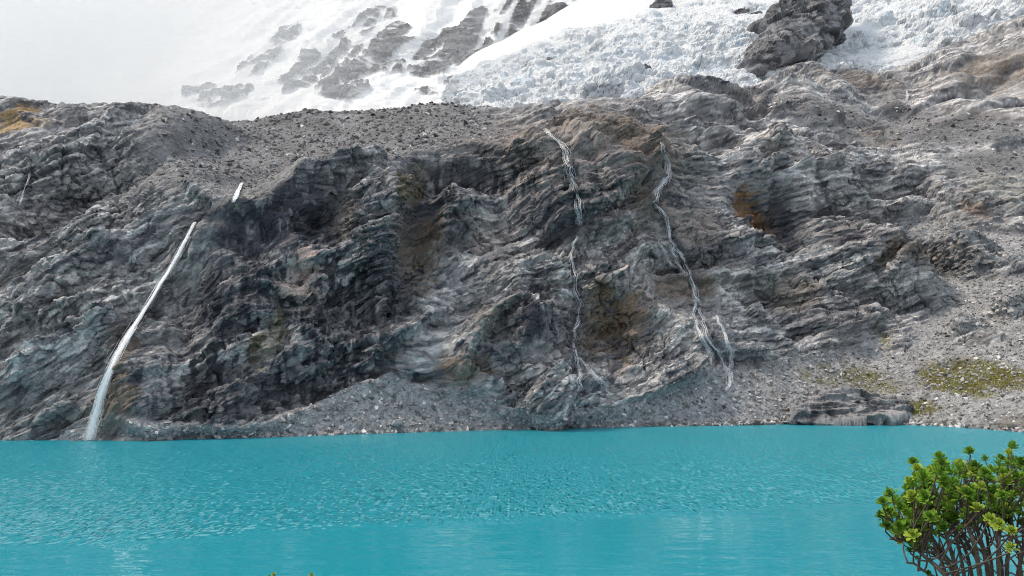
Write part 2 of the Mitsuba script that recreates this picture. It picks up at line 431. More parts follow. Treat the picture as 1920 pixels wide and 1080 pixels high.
def edge_limit(p):
    q = pix(p)
    seen = (q[:, 0] > -60) & (q[:, 0] < 1980) & (p[:, 2] > -1.5)
    d = p[:, 1] / 280
    return np.where(seen, EDGE * d * np.clip(1 + (p[:, 1] - 340) / 300, 1, 1.8), 4.0)


EDGE = 0.83
V2, F2, ST = refine(P2.reshape(-1, 3), grid_faces(*SS.shape), S2.ravel(), edge_limit)
V2 = relax(V2, F2, 1)
NRM = vertex_normals(V2, F2)
if NRM[:, 1].mean() > 0:
    F2, NRM = F2[:, ::-1], -NRM
NRM = relax(NRM, F2, 4)
NRM /= np.linalg.norm(NRM, axis=1, keepdims=True)
bind(V2, ST)
print('refined', round(time.time() - T0, 1), V2.shape, F2.shape)
scree, moraine = ground_kind()
loose = np.maximum(scree, moraine)
hard = 1 - loose
ROWGAP = edge_limit(BP) * 0.8
d, TONE = each_body(fine)
d *= np.clip(0.95 + 1.2 * fbm(BP, 24, 3, 411), 0.4, 1.4)
print('fine', round(time.time() - T0, 1))
wet = np.maximum.reduce([blob(520, 560, 190, 240, 0, .4, 1), blob(640, 600, 140, 160, 0, .4, 1), blob(890, 340, 120, 60, 0, .4, 1), blob(1010, 590, 60, 70, 0, .5, 1), 0.8 * blob(370, 720, 90, 110, 0, .5, 1), 0.7 * blob(1090, 380, 70, 90, 0, .5, 1), .6 * blob(60, 770, 90, 60, 0, .5, 1)])
smooth_ = wet * sstep(-.1, .25, fbm(BP * [1, 1, .5], 14, 3, 415))
D = d * (1 - .3 * smooth_) * hard * (1 - 0.4 * sstep(5.2, 6.2, srf)) * sstep(0.6, 1.1, srf) + loose * np.clip(0.7 / ROWGAP, 0, 1) * (facets(BP, 1.5, 0.18, 0.25, 401) + 0.2 * N(BP, 3, 403))
CP = BP + NRM * (D * (1 - 0.5 * sstep(6.9, 7.3, srf)))[:, None]
crest = np.exp(-((srf - 7.0) / 0.25) ** 2)
CP[:, 2] += crest * (2.2 * fbm(BP * [1, 0.2, 0.2], 9, 4, 404) + 0.9 * N(BP * [1, .2, .2], 2.2, 405)) * (1 - 0.5 * (X > 60))

# --- rock colours: minerals, lichen, wet streaks
GREY, LIGHT, DARK = np.array([.212, .213, .223]), np.array([.56, .555, .56]), np.array([.045, .047, .06])
WARM, BLUE, PALE = np.array([.215, .185, .172]), np.array([.145, .152, .172]), np.array([.30, .295, .27])
col = np.repeat(GREY[None], len(BP), 0)


def tint(c, w):
    global col
    w = np.clip(w, 0, 1)[:, None]
    col = col * (1 - w) + np.asarray(c) * w


tint(WARM, 0.42 * sstep(-0.05, 0.5, fbm(BP, 38, 3, 501)) * sstep(-80, 40, X))
tint(BLUE, 0.35 * sstep(0.0, 0.5, fbm(BP, 45, 3, 505)))
tint(LIGHT, sstep(0.04, 0.62, TONE) * 0.85 * hard)
tint(DARK, sstep(0.04, 0.60, -TONE) * 0.85 * hard)
BROWN, RUST, PINK, OLIVE = [.115, .085, .06], [.215, .125, .07], [.42, .335, .305], [.12, .10, .05]
for c, w, *b in [
        (WARM, .6, 1120, 250, 140, 70, -15), (BROWN, .4, 1150, 225, 80, 26, -10), (WARM, .7, 900, 260, 110, 36, 10), (BROWN, .5, 1200, 270, 50, 60, 0),
        (DARK, .9, 1472, 400, 34, 55, 5), (BROWN, .8, 1130, 620, 55, 65, 0), (BROWN, .8, 1180, 630, 55, 60, 0), (RUST, .3, 1205, 600, 30, 22, 0),
        (BROWN, .75, 1270, 545, 50, 30, 0), (BROWN, .7, 800, 440, 26, 80, 5), 
         (BROWN, .6, 1480, 550, 50, 36, 0), (BROWN, .6, 1720, 470, 40, 22, 0), (BROWN, .45, 1640, 250, 60, 20, 10),
        (BROWN, .5, 1610, 150, 50, 20, 5), (BROWN, .6, 1870, 130, 90, 30, 25), (RUST, .35, 1830, 395, 26, 22, 0), (PALE, .6, 1880, 350, 60, 30, 10), (PALE, .5, 690, 610, 30, 50, 5), (BROWN, .5, 930, 600, 40, 40, 20),
        ([.24, .243, .255], .7, 690, 600, 60, 70, 0), ([.24, .243, .255], .6, 600, 600, 60, 50, 0), ([.16, .172, .18], .8, 60, 770, 90, 50, 0), (PALE, .55, 440, 385, 60, 20, 12), (BROWN, .7, 880, 690, 50, 40, 20), (PINK, .3, 930, 440, 30, 40, 0), ([.27, .215, .195], .5, 1290, 440, 45, 40, 0),
        (DARK, .85, 600, 420, 70, 60, 15), (DARK, .8, 470, 450, 90, 40, 5), (DARK, .75, 420, 560, 80, 60, 0), (DARK, .75, 500, 740, 130, 50, 0), (DARK, .8, 870, 320, 60, 22, 5), (DARK, .6, 830, 390, 60, 40, 0),
        (DARK, .7, 740, 560, 40, 90, 0), (DARK, .55, 1040, 620, 70, 40, 0), (DARK, .6, 400, 780, 90, 40, 0), (DARK, .6, 1020, 410, 70, 50, -25), (DARK, .5, 640, 610, 50, 60, 0), (DARK, .6, 230, 232, 40, 18, 20), (DARK, .5, 110, 350, 60, 40, 30),
        (DARK, .75, 1690, 215, 55, 16, 5), (DARK, .55, 1800, 245, 100, 16, 8), (DARK, .5, 1800, 500, 60, 14, 5), (DARK, .4, 1600, 600, 60, 30, 0), ([.30, .21, .11], .9, 20, 215, 45, 26, 30), ([.30, .21, .11], .5, 30, 235, 55, 14, 30)]:
    tint(np.array(c) * 1.0, w * patch(b))
STRK = BP * [1, 1, 0.09]
sk = fbm(STRK, 1.9, 3, 520)
tint(DARK * 0.8, 0.95 * wet * hard * sstep(-0.02, 0.12, sk))
tint([.30, .305, .32], 0.5 * wet * hard * sstep(0.28, 0.50, fbm(STRK, 1.9, 3, 530)))
for c, w, *b in [(BROWN, .85, 1430, 405, 50, 46, 0), (RUST, .95, 1402, 390, 36, 38, 8), (DARK, .7, 1474, 402, 28, 50, 5), (OLIVE, .6, 785, 345, 22, 48, 0), (PINK, .95, 562, 498, 28, 15, 0), (PINK, .95, 545, 562, 46, 24, 5), (PINK, .7, 555, 530, 30, 24, 0),
                 ([.28, .31, .29], .9, 508, 512, 12, 8, 0), (OLIVE, .5, 495, 650, 30, 55, 10), (BROWN, .7, 245, 650, 34, 60, 28), (BROWN, .75, 215, 770, 45, 60, 0), (WARM, .6, 640, 420, 30, 40, 0), (BROWN, .6, 830, 440, 20, 60, 0)]:
    tint(np.array(c), w * patch(b, .6) * hard)
for pts, wd in [([(1247, 288), (1246, 340), (1228, 375), (1254, 432), (1276, 478), (1303, 550), (1318, 600), (1346, 664), (1366, 715)], 2.6), ([(1030, 250), (1062, 300), (1080, 385), (1075, 456), (1078, 520), (1088, 574), (1076, 640), (1086, 720)], 2.4),
                ([(400, 400), (366, 415), (315, 510), (257, 602), (209, 688), (168, 826)], 2.2), ([(1520, 315), (1545, 350), (1560, 400)], 2), ([(57, 322), (34, 395)], 2), ([(560, 370), (548, 470)], 1.5), ([(1165, 640), (1150, 720)], 1.5)]:
    tint(DARK, 0.75 * np.exp(-(line_dist(pts, .15)[0] / (wd * (1 + .6 * N(BP, 6, 595)))) ** 2) * hard)
q1 = N(BP, 0.8, 540) * 0.6 + N(BP, 2.2, 541) * 0.5
lc = np.array([.225, .23, .243]) * (1 + 0.55 * q1)[:, None]
lc2 = np.array([.128, .13, .14]) * (1 + 0.6 * q1 + .6 * fbm(BP, 14, 3, 545))[:, None]
col = lerp(col, lc, (scree * 0.95)[:, None])
col = lerp(col, lc2, (moraine * 0.9)[:, None])
tint([.10, .085, .06], scree * 0.45 * sstep(0.05, 0.5, fbm(BP, 16, 4, 550)) * sstep(60, 110, X))
tint([.07, .062, .05], scree * (1 - sstep(0.6, 2.2, Z + 0.8 * N(BP, 3, 551))) * sstep(40, 90, X))
grassy = np.maximum.reduce([blob(1800, 722, 70, 24, 6, .5, .8), blob(1900, 712, 80, 26, 8, .5, .8), blob(1735, 775, 60, 16, 10, .5, .8), .8 * blob(1640, 715, 50, 22, -20, .5, 1), .6 * blob(1665, 650, 12, 40, 0, .5, 1), .4 * blob(1560, 700, 60, 20, 0, .5, 1.2)])
tint([.12, .112, .03], grassy * sstep(-0.3, 0.3, fbm(BP, 4, 3, 560)) * 0.95)
col *= (1 + 0.22 * N(BP, 0.7, 570))[:, None]
col = np.clip(col, 0.012, 0.6)
add('cliff', (CP, F2), 'm_rock', color=col, label='tall grey and brown rock cliff with dark wet streaks rising from the far lake shore', kind='structure')
print('cliff', round(time.time() - T0, 1), len(CP))

# ------------------------------------------------------------------ the lake
_n, _f, _s = mikit.noise, mikit.fbm, mikit.smoothstep
import drjit as dr


def ripple(p, n, uv):
    x, y = p.x, p.y
    edge = 110 + 0.30 * x + 14 * (_f(x / 40, y / 30, 3.0) - 0.5)
    far = _s(-6, 6, y - edge)
    gust = 0.45 + 1.0 * _f(x / 22, y / 34, 9.0)
    small = 0.40 * _n(x / 0.50, y / 1.45, 4.0) + 0.22 * _n(x / 0.5 + 3, y / 1.3, 7.0) + 0.10 * _n(x / 3.1 + 4, y / 2.0, 2.0)
    calm = 0.022 * _f(x / 2.0, y / 0.8, 5.0, 2) + 0.06 * _f(x / 7, y / 2.2, 6.0, 2)
    return far * gust * small + (1 - far) * calm


scene['m_water'] = {'type': 'twosided', 'b': {'type': 'bumpmap', 'arbitrary': mikit.proc(ripple, eps=0.06), 'scale': 1.0,
                    'bsdf': {'type': 'principled', 'base_color': {'type': 'rgb', 'value': [0.013, 0.205, 0.268]}, 'roughness': 0.05, 'specular': 1.0}}}
wx, wy = np.meshgrid(np.linspace(-420, 420, 30), np.linspace(14, 340, 20))
wp = np.stack([wx.ravel(), wy.ravel(), 0 * wx.ravel()], 1)
scene['lake_water'] = mikit.ply((wp, grid_faces(20, 30)), 'm_water', smooth=True, uv=wp[:, :2])
labels['lake_water'] = dict(label='opaque turquoise glacial lake, rippled far out and smooth in front', kind='structure')

# ------------------------------------------------------------------ far mountain wall, snow and rock
wcols, wtab = [], []
for px in range(-600, 2700, 100):
    Yb = 1150 + 60 * math.sin(px / 260)
    b = at(px, 260, 820)
    wtab.append([b + [0, 0, -30], at(px, 215, 900), at(px, 130, 1080 + 30 * math.sin(px / 130)), at(px, 0, Yb + 60), at(px, -150, Yb + 170), at(px, -330 + 60 * math.sin(px / 190), Yb + 330), at(px, -330, Yb + 330) + [0, 400, -200]])
    wcols.append(px)
WB, WS, WU = sheet(wcols, wtab, 330, [5, 30, 50, 44, 14, 8, 4])
WN = grid_normals(gaussian_filter(WB, (5, 5, 0)))
wp = WB.reshape(-1, 3)
wpx = np.array([at(px, py, 1150) for px, py in [(0, 0)]])


def lean(p):
    """coordinates along the snow flutes, which lean to the right as they rise"""
    return np.stack([p[:, 0] - 0.42 * (p[:, 2] - 350), p[:, 1], p[:, 2]], 1)


wl_ = lean(wp)
flute = ridged(wl_ * [1, .3, .06], 50, 3, 601)
band = ridged(wl_ * [.25, .3, 1], 90, 3, 611)
wd = 15 * flute + 4 * band + 1.2 * facets(wp, 30, .8, .08, 621) + 3 * ridged(wl_ * [1, .5, .3], 14, 3, 631)
calm_ = sstep(-520, -250, wp[:, 0])
WP = wp + WN.reshape(-1, 3) * (wd * (.12 + .88 * calm_))[:, None]


def wall_limit(m):
    q = pix(m)
    return np.where((q[:, 0] > 230) & (q[:, 0] < 1180) & (q[:, 1] > -40) & (q[:, 1] < 240) & (m[:, 1] < 1500), 4.2, 60.0)


wp, WF, _ = refine(WP, grid_faces(*WB.shape[:2]), np.zeros(len(WP)), wall_limit)
wn = vertex_normals(wp, WF)
wn = wn if wn[:, 1].mean() < 0 else -wn
wl_ = lean(wp)
WP = wp
FRONT = np.nonzero(wp[:, 1] < 1500)[0]
KDW = cKDTree(pix(WP[FRONT]))
WWOB = np.stack([fbm(wp, 90, 3, 641), fbm(wp, 90, 3, 642)], -1) * 20


def wblob(px, py, rx, ry, ang=20):
    c = wp[FRONT[KDW.query([px, py])[1]]]
    s = c[1] / FOC
    dx, dz = wp[:, 0] - c[0] + WWOB[:, 0], wp[:, 2] - c[2] + WWOB[:, 1]
    a = math.radians(ang)
    u, v = dx * math.cos(a) - dz * math.sin(a), dx * math.sin(a) + dz * math.cos(a)
    return 1 - sstep(0.7, 1.25, np.hypot(u / (rx * s), v / (ry * s)))


rk = np.maximum.reduce([wblob(*b) for b in [
    (690, 50, 34, 75), (625, 100, 22, 90), (585, 110, 20, 75), (655, 125, 40, 60), (700, 100, 40, 60), (745, 100, 14, 26), (790, 95, 50, 36, 0), (845, 75, 30, 34, 0), (890, 60, 26, 70), (870, 100, 32, 36), (945, 40, 36, 44), (1000, 30, 55, 26, 0),
    (985, 10, 46, 20, 0), (650, 165, 46, 36, 0), (560, 165, 18, 40), (795, 172, 24, 14, 40), (865, 160, 24, 26, 40), (420, 185, 50, 36, 0), (500, 110, 26, 60), (760, 125, 90, 24, 0), (840, 115, 60, 26, 0), (910, 95, 30, 20, 30), (740, 60, 30, 30), (540, 70, 20, 50), (380, 170, 30, 30)]])
gully, shelf = ridged(wl_ * [1, .3, .07], 26, 2, 651), ridged(wl_ * [.22, .3, 1], 18, 2, 661)
snow_lines = np.maximum(sstep(*np.percentile(gully[rk > .3], (60, 76)), gully), .9 * sstep(*np.percentile(shelf[rk > .3], (84, 94)), shelf))
ragged = 0.55 * fbm(wl_ * [1, .3, .12], 20, 3, 665) + .35 * fbm(wl_, 7, 3, 668)
rock_m = sstep(0.05, 0.25, rk + .9 * ragged) * sstep(0.0, 0.12, rk) * (1 - .85 * snow_lines)
WP = wp + wn * (rock_m * (2.0 + facets(wp, 16, 2.0, .35, 672, axes(20, 2.0)) + steps(wp, wl_[:, 2], 9, 3, 675)[0] + steps(wp, wl_[:, 2], 4, 1.5, 676)[0]) + .8 * fbm(wp, 14, 3, 677))[:, None]
wc = lerp(np.array([.70, .72, .745]), np.array([.15, .155, .17]), rock_m[:, None]) * (1 + .35 * fbm(wl_ * [1, .5, .4], 7, 3, 671) * rock_m)[:, None]
add('far_mountain', (WP, WF), 'm_snow', color=np.clip(wc, 0, .92), label='steep snow streaked mountain wall half hidden by cloud behind the ridge', kind='structure')

# ------------------------------------------------------------------ glacier
GL = [  # px: five stages (py, depth) from below the crest to above the frame
    (835, (250, 470), (215, 560), (205, 700), (195, 860), (188, 1000), (184, 1100)),
    (868, (240, 470), (194, 500), (172, 640), (152, 800), (132, 940), (118, 1060)),
    (960, (235, 470), (190, 490), (150, 620), (115, 780), (84, 940), (70, 1090)),
    (1080, (235, 470), (182, 480), (125, 600), (80, 760), (38, 900), (2, 1110)),
    (1230, (230, 500), (178, 520), (115, 620), (65, 740), (8, 900), (-90, 1110)),
    (1400, (220, 560), (150, 580), (95, 660), (50, 760), (-10, 900), (-150, 1110)),
    (1540, (210, 610), (140, 625), (90, 690), (30, 790), (-40, 920), (-190, 1110)),
    (1680, (200, 640), (128, 650), (70, 720), (0, 820), (-80, 940), (-230, 1110)),
    (1820, (160, 670), (66, 680), (10, 750), (-60, 840), (-140, 960), (-270, 1110)),
    (2000, (110, 700), (-10, 710), (-50, 780), (-110, 870), (-190, 980), (-300, 1110)),
    (2300, (60, 730), (-90, 740), (-120, 800), (-170, 880), (-240, 1000), (-330, 1110))]
GB, GS, GU = sheet([g[0] for g in GL], [[at(g[0], *q) for q in g[1:]] for g in GL], 330, [5, 46, 46, 30, 12])
GN = grid_normals(gaussian_filter(GB, (5, 5, 0)))
gp = GB.reshape(-1, 3)
GSS, GUU = [a.ravel() for a in np.meshgrid(GS, GU, indexing='ij')]
ag = axes(18, 1.7, 0.6)


def broken(p, st):
    return (1 - .75 * sstep(-.05, .3, fbm(p, 70, 3, 709)) * sstep(130, 220, p[:, 0])) * (1 - sstep(2.9, 3.9, st + 0.4 * fbm(p, 60, 2, 701)) * (1 - sstep(60, 140, p[:, 0] - 0.5 * (p[:, 1] - 700))))


gd = broken(gp, GSS) * (facets(gp, 26, 5.0, .40, 702, ag, 5.0, .07) + facets(gp, 11, 2.6, .45, 703, ag, 3.2, .09)) + 6 * fbm(gp, 80, 3, 705) + 1.5 * fbm(gp, 20, 3, 706)
g2 = gaussian_filter((gp + GN.reshape(-1, 3) * gd[:, None]).reshape(GB.shape), (.6, .6, 0)).reshape(-1, 3)
gp, GF, GSS = refine(g2, grid_faces(*GB.shape[:2]), GSS, lambda m: np.where((pix(m)[:, 1] > -60) & (pix(m)[:, 0] < 2000), 2.9 * m[:, 1] / 600, 12.0))
gp = relax(gp, GF, 2)
gn = vertex_normals(gp, GF)
gn = relax(gn if gn[:, 1].mean() < 0 else -gn, GF, 3)
sm = broken(gp, GSS)
GP = gp + gn * (sm * (facets(gp, 5.5, 1.0, .5, 704, ag, 1.2, .12) + facets(gp, 2.6, .35, .4, 707, ag)) + .6 * (1 - sm) * fbm(gp, 9, 3, 708))[:, None]
dirt = sstep(0.0, 0.45, fbm(gp, 30, 4, 711)) * (1 - sstep(1.0, 2.2, GSS)) * 0.55 + 0.10 * sstep(0, .6, N(gp, 5, 712)) * sm
gc = lerp(np.array([.56, .59, .625]), np.array([.40, .43, .47]), np.clip(dirt, 0, 1)[:, None])
gc = lerp(gc, np.array([.46, .57, .66]), (sm * 0.6 * sstep(.2, .7, fbm(gp, 12, 2, 713)))[:, None])
add('glacier', (GP, GF), 'm_snow', color=gc, label='white crevassed glacier tumbling down behind the brown rock ridge', kind='structure')

# ------------------------------------------------------------------ ground under the camera
bx, by = np.meshgrid(np.linspace(-60, 60, 160), np.linspace(-40, 45, 120))
bz = 18.5 - 0.30 * np.maximum(by, 0) - 0.34 * np.maximum(by - 8, 0)
bp = np.stack([bx, by, bz], -1).reshape(-1, 3)
bp[:, 2] += 0.25 * fbm(bp, 6, 3, 801)
bc = lerp(np.array([.09, .08, .05]), np.array([.16, .155, .15]), sstep(-.2, .4, fbm(bp, 1.5, 3, 802))[:, None])
add('ground', (bp, grid_faces(120, 160)), 'm_rock', color=bc, label='steep earthy bank under the viewpoint', kind='structure')

# ------------------------------------------------------------------ loose stones on the scree and the moraine
RS = np.random.RandomState(42)


def stone_mesh(rs, n=11, flat=0.62):
    p = rs.randn(n, 3)
    p /= np.linalg.norm(p, axis=1, keepdims=True)
    p *= (0.75 + 0.4 * rs.rand(n, 1)) * np.array([1, 0.6 + 0.35 * rs.rand(), flat * (0.7 + 0.5 * rs.rand())])
    h = trimesh.convex.convex_hull(p)
    return np.asarray(h.vertices), np.asarray(h.faces)


PROTO = [stone_mesh(RS) for _ in range(24)]


def rotations(n, rs):
    q = rs.randn(n, 4)
    q[:, 1:3] *= 0.35
    q /= np.linalg.norm(q, axis=1, keepdims=True)
    w, x, y, z = q.T
    return np.stack([np.stack([1 - 2 * (y * y + z * z), 2 * (x * y - w * z), 2 * (x * z + w * y)], -1), np.stack([2 * (x * y + w * z), 1 - 2 * (x * x + z * z), 2 * (y * z - w * x)], -1),
                     np.stack([2 * (x * z - w * y), 2 * (y * z + w * x), 1 - 2 * (x * x + y * y)], -1)], 1)


def stones(pos, size, tone, rs):
    """one mesh of many stones, each of its own tone: (vertices, faces, colours)"""
    R, kind, V, F, C, at_ = rotations(len(pos), rs), rs.randint(len(PROTO), size=len(pos)), [], [], [], 0
    for k in range(len(PROTO)):
        m = np.nonzero(kind == k)[0]
        v, f = PROTO[k]
        vs = np.einsum('kij,nj->kni', R[m] * size[m][:, None, None], v) + pos[m][:, None]
        V.append(vs.reshape(-1, 3))
        F.append((f[None] + (np.arange(len(m)) * len(v))[:, None, None]).reshape(-1, 3) + at_)
        C.append(np.repeat(tone[m], len(v), 0))
        at_ += len(m) * len(v)
    return np.vstack(V), np.vstack(F), np.vstack(C)


fa = np.linalg.norm(np.cross(CP[F2[:, 1]] - CP[F2[:, 0]], CP[F2[:, 2]] - CP[F2[:, 0]]), axis=1) / 6
area = sum(np.bincount(F2[:, k], fa, len(CP)) for k in range(3))
view = pix(CP)
inview = (view[:, 0] > -60) & (view[:, 0] < 1980) & (srf > 0.98) & (srf < 6.95)


def scatter(weight, n, rs):
    w = np.minimum(area, 2.0) * weight * inview
    i = rs.choice(len(CP), n, p=w / w.sum())
    return CP[i] + rs.uniform(-0.25, 0.25, (n, 3)), i


def tones(i, rs, base, warm=0.5):
    t = base * np.exp(rs.normal(0, 0.55, len(i)))[:, None] * np.array([.98, 1.0, 1.06])
    return np.clip(t * lerp(np.ones(3), np.array([1.10, .98, .88]), (warm * rs.rand(len(i)) ** 2)[:, None]), 0.03, 0.55)


p, i = scatter(scree ** 2, 15000, RS)
p2, i2 = scatter(scree ** 2 * np.exp(-((Z - .15) / .5) ** 2) * (Z > -.5), 1500, RS)
p, i = np.vstack([p, p2]), np.concatenate([i, i2])
sz = 0.22 + 0.36 * RS.pareto(2.3, len(i)).clip(0, 3)
sz[15000:] *= 1.5
v, f, c = stones(p, sz, tones(i, RS, 0.24), RS)
add('scree', (v, f), 'm_rock', color=c, label='loose grey stones covering the scree slopes along the far shore', category='scree', kind='stuff')
p, i = scatter(moraine ** 2, 8000, RS)
sz = 0.35 + 0.55 * RS.pareto(2.4, len(i)).clip(0, 3)
v, f, c = stones(p, sz, tones(i, RS, 0.16), RS)
add('moraine_rubble', (v, f), 'm_rock', color=c, label='dark grey rubble strewn over the gentle slope above the cliff', category='rubble', kind='stuff')

p, i = scatter(grassy ** 2 * scree, 24000, RS)
V = p[:, None, :] + np.stack([RS.normal(0, .16, (24000, 3)), RS.normal(0, .16, (24000, 3)), np.repeat([[0, 0, 1]], 24000, 0) * RS.uniform(.25, .75, (24000, 1))], -1) - [0, 0, .15]
c = np.repeat(lerp(np.array([.11, .105, .025]), np.array([.25, .235, .055]), RS.rand(24000, 1)), 3, 0)
add('grass', (V.reshape(-1, 3), np.arange(72000).reshape(-1, 3)), 'm_rock', color=c, label='olive and yellowish grass in patches on the stony right hand slope', category='grass', kind='stuff')
scene['m_boulder'] = {'type': 'twosided', 'b': {'type': 'principled', 'roughness': 0.85, 'specular': 0.2, 'base_color': mikit.proc(
    lambda p, n, uv: mi.Color3f(.27, .27, .278) * (0.45 + 1.1 * mikit.fbm(p.x * 1.6, p.y * 1.6, p.z * 1.6, 4)))}}
BOULDER = []
for _ in range(6):
    v, f = stone_mesh(RS, 26, 0.7)
    BOULDER.append(mikit.ply((v, f), 'm_boulder'))
num = {}


def numbered(name):
    k = num.get(name, -1) + 1
    num[name] = k
    return name if k == 0 else f'{name}_{k:03d}'


def boulder(pos, size, label, group=None, sq=(1, 1, 1)):
    key = numbered('boulder')
    tw = T().translate(np.asarray(pos, float).tolist()).rotate([0, 0, 1], float(RS.rand() * 360)).rotate([1, 0, 0], float(RS.randn() * 14)).scale([size * q for q in sq])
    scene[key] = {**BOULDER[RS.randint(6)], 'to_world': tw}
    labels[key] = {'label': label, 'category': 'boulder', **({'group': group} if group else {})}


boulder(CP[on(745, 797)] + [0, -1, .6], 2.3, 'large pale boulder at the waterline below the middle of the cliff, dark gap beside it', None, (1.1, 1, 1.0))
boulder(CP[on(945, 776)] + [0, 0, .5], 2.1, 'big light grey boulder lying on the middle shore scree right of the pale waterline boulder', None, (1.3, 1, .9))
boulder(CP[on(1475, 793)] + [0, -1, .2], 1.9, 'flat light slab of rock at the waterline just left of the low outcrop', None, (1.6, 1, .4))
for wgt, n, s0, lab, grp in [
        (scree * (X < 60) * (X > -110), 70, .8, 'grey boulder on the narrow scree strip under the central cliff', 'boulders on the central scree strip'),
        (scree * (X > 60) * (X < 128), 60, .8, 'grey boulder on the scree fan between the right cascade and the low outcrop', 'boulders on the scree fan by the cascade'),
        (scree * (X > 128), 150, 1.15, 'grey boulder on the broad stony slope at the right end of the lake', 'boulders on the right hand slope'),
        (moraine * (X < 20), 50, 1.1, 'dark grey boulder on the rubble slope above the cliff edge', 'boulders on the rubble slope above the cliff')]:
    p, i = scatter(wgt ** 2, n, RS)
    for q in p:
        boulder(q + [0, -.2, .2], s0 * (0.75 + 0.35 * min(RS.pareto(2.5), 2.5)), lab, grp, (1, .9, .75))
print('stones', round(time.time() - T0, 1))


# ------------------------------------------------------------------ rock outcrops: the low one at the shore, the dark one in the glacier, small ones in the snow
def lump(points, edge, seed, amp, A=None, streak=0.0, base=(.2, .2, .21), dark=(.05, .05, .06)):
    h = trimesh.convex.convex_hull(np.asarray(points, float))
    p, f, _ = refine(np.asarray(h.vertices), np.asarray(h.faces), np.zeros(len(h.vertices)), lambda m: np.full(len(m), edge * 1.5), 9)
    p = relax(p, f, 5)
    n, L = vertex_normals(p, f), edge
    q = p @ A
    d = facets(p, 14 * L, 2.4 * L, .45, seed, A) + facets(p, 6 * L, 0.8 * L, .5, seed + 1, A) + facets(p, 2.4 * L, .2 * L, .6, seed + 2, A) + steps(p, q[:, 1], 5 * L, 1.6 * L, seed)[0] + steps(p, q[:, 1], 2 * L, .6 * L, seed + 3)[0] - 1.6 * L * clefts(q, seed + 5, 12 * L, [.5, 1, 1], .05)
    q = p + n * (amp * d)[:, None]
    t = fbm(q, 8 * L, 4, seed + 3)
    c = np.asarray(base) * (1 + .8 * t)[:, None]
    k = sstep(.0, .5, fbm(q * [1, 1, .12], 5 * L, 3, seed + 4)) * streak
    c = lerp(c, np.asarray(dark), np.clip(k + .5 * sstep(.1, .6, -t), 0, 1)[:, None])
    return q, f, np.clip(c, .02, .5)


c0 = at(1585, 790, shore_depth(797))
Y0 = c0[1]
pts = [at(px, py, Y0 + dy) for px, py, dy in [(1478, 768, 3), (1500, 748, 4), (1530, 738, 5), (1600, 729, 8), (1650, 733, 9), (1690, 745, 10), (1705, 765, 8), (1690, 782, 3), (1640, 792, -1), (1560, 794, -2), (1500, 791, -1), (1480, 785, 1), (1540, 745, 20), (1660, 748, 22), (1560, 800, 18), (1680, 795, 20), (1500, 798, 14)]]
v, f, c = lump(pts, 0.6, 901, 1.0, axes(4, 2.5), 1.1, (.19, .19, .20), (.045, .045, .055))
add('low_rock_outcrop', (v, f), 'm_rock', color=c, label='long low block of streaked grey rock at the right shore, just above the waterline', category='rock outcrop')
pts = [at(px, py, Y) for px, py, Y in [(1388, 126, 600), (1396, 138, 590), (1420, 134, 592), (1460, 113, 604), (1509, 92, 620), (1552, 84, 640), (1574, 64, 655), (1602, 24, 672), (1577, -10, 680), (1560, -60, 690), (1520, -60, 685), (1500, 2, 655), (1460, 26, 645),
                                     (1446, 52, 632), (1422, 68, 620), (1398, 98, 606), (1440, 85, 604), (1500, 45, 622), (1540, 10, 640), (1420, 110, 700), (1570, 60, 720), (1500, 0, 740), (1560, -50, 760), (1450, 60, 690)]]
v, f, c = lump(pts, 1.6, 921, 0.75, axes(35, 2.2), 0.7, (.165, .168, .18), (.06, .062, .072))
add('rock_spur', (v, f), 'm_rock', color=c, label='dark bare rock spur standing between the two white arms of the glacier', category='rock outcrop')
for k, (px, py, rx, ry, Y, lab) in enumerate([
        (1388, 22, 14, 10, 800, 'small dark rock in the snow, upper of the three left of the dark spur'), (1412, 32, 17, 9, 790, 'small dark rock in the snow, middle one of three left of the dark spur'),
        (1428, 52, 22, 9, 745, 'dark sloping rock in the snow, lowest of the three left of the dark spur'), (1240, 12, 16, 16, 900, 'isolated dark rock poking from the upper snowfield at the top of the picture'),
        (1213, 130, 9, 12, 640, 'small dark rock poking out of the broken ice above the round knoll'), (1018, 125, 22, 7, 640, 'low dark rock band under a smooth snow hump on the left part of the glacier')]):
    gk = np.argmin(np.hypot(*(pix(GP) - [px, py]).T))
    Yk = GP[gk, 1]
    e = Yk / FOC
    pts = GP[gk] + np.array([(math.cos(t) * rx * e * 1.15, dy * e * ry, math.sin(t) * ry * e + math.cos(t) * rx * .35 * e) for t in np.linspace(0, 6.283, 11)[:-1] for dy in (-.5, 1.2)])
    v, f, c = lump(pts, 1.1, 940 + 7 * k, 0.7, axes(20, 2), 0.5, (.13, .132, .145))
    add(numbered('snow_rock'), (v, f), 'm_rock', color=c, label=lab, category='rock')
print('outcrops', round(time.time() - T0, 1))

# ------------------------------------------------------------------ falling water
scene['m_stream'] = {'type': 'twosided', 'b': {'type': 'principled', 'base_color': {'type': 'rgb', 'value': [.80, .82, .85]}, 'roughness': 0.5, 'specular': 0.4}}
scene['m_fall'] = {'type': 'twosided', 'b': {'type': 'principled', 'base_color': {'type': 'rgb', 'value': [.80, .82, .85]}, 'roughness': 0.5, 'specular': 0.4}}


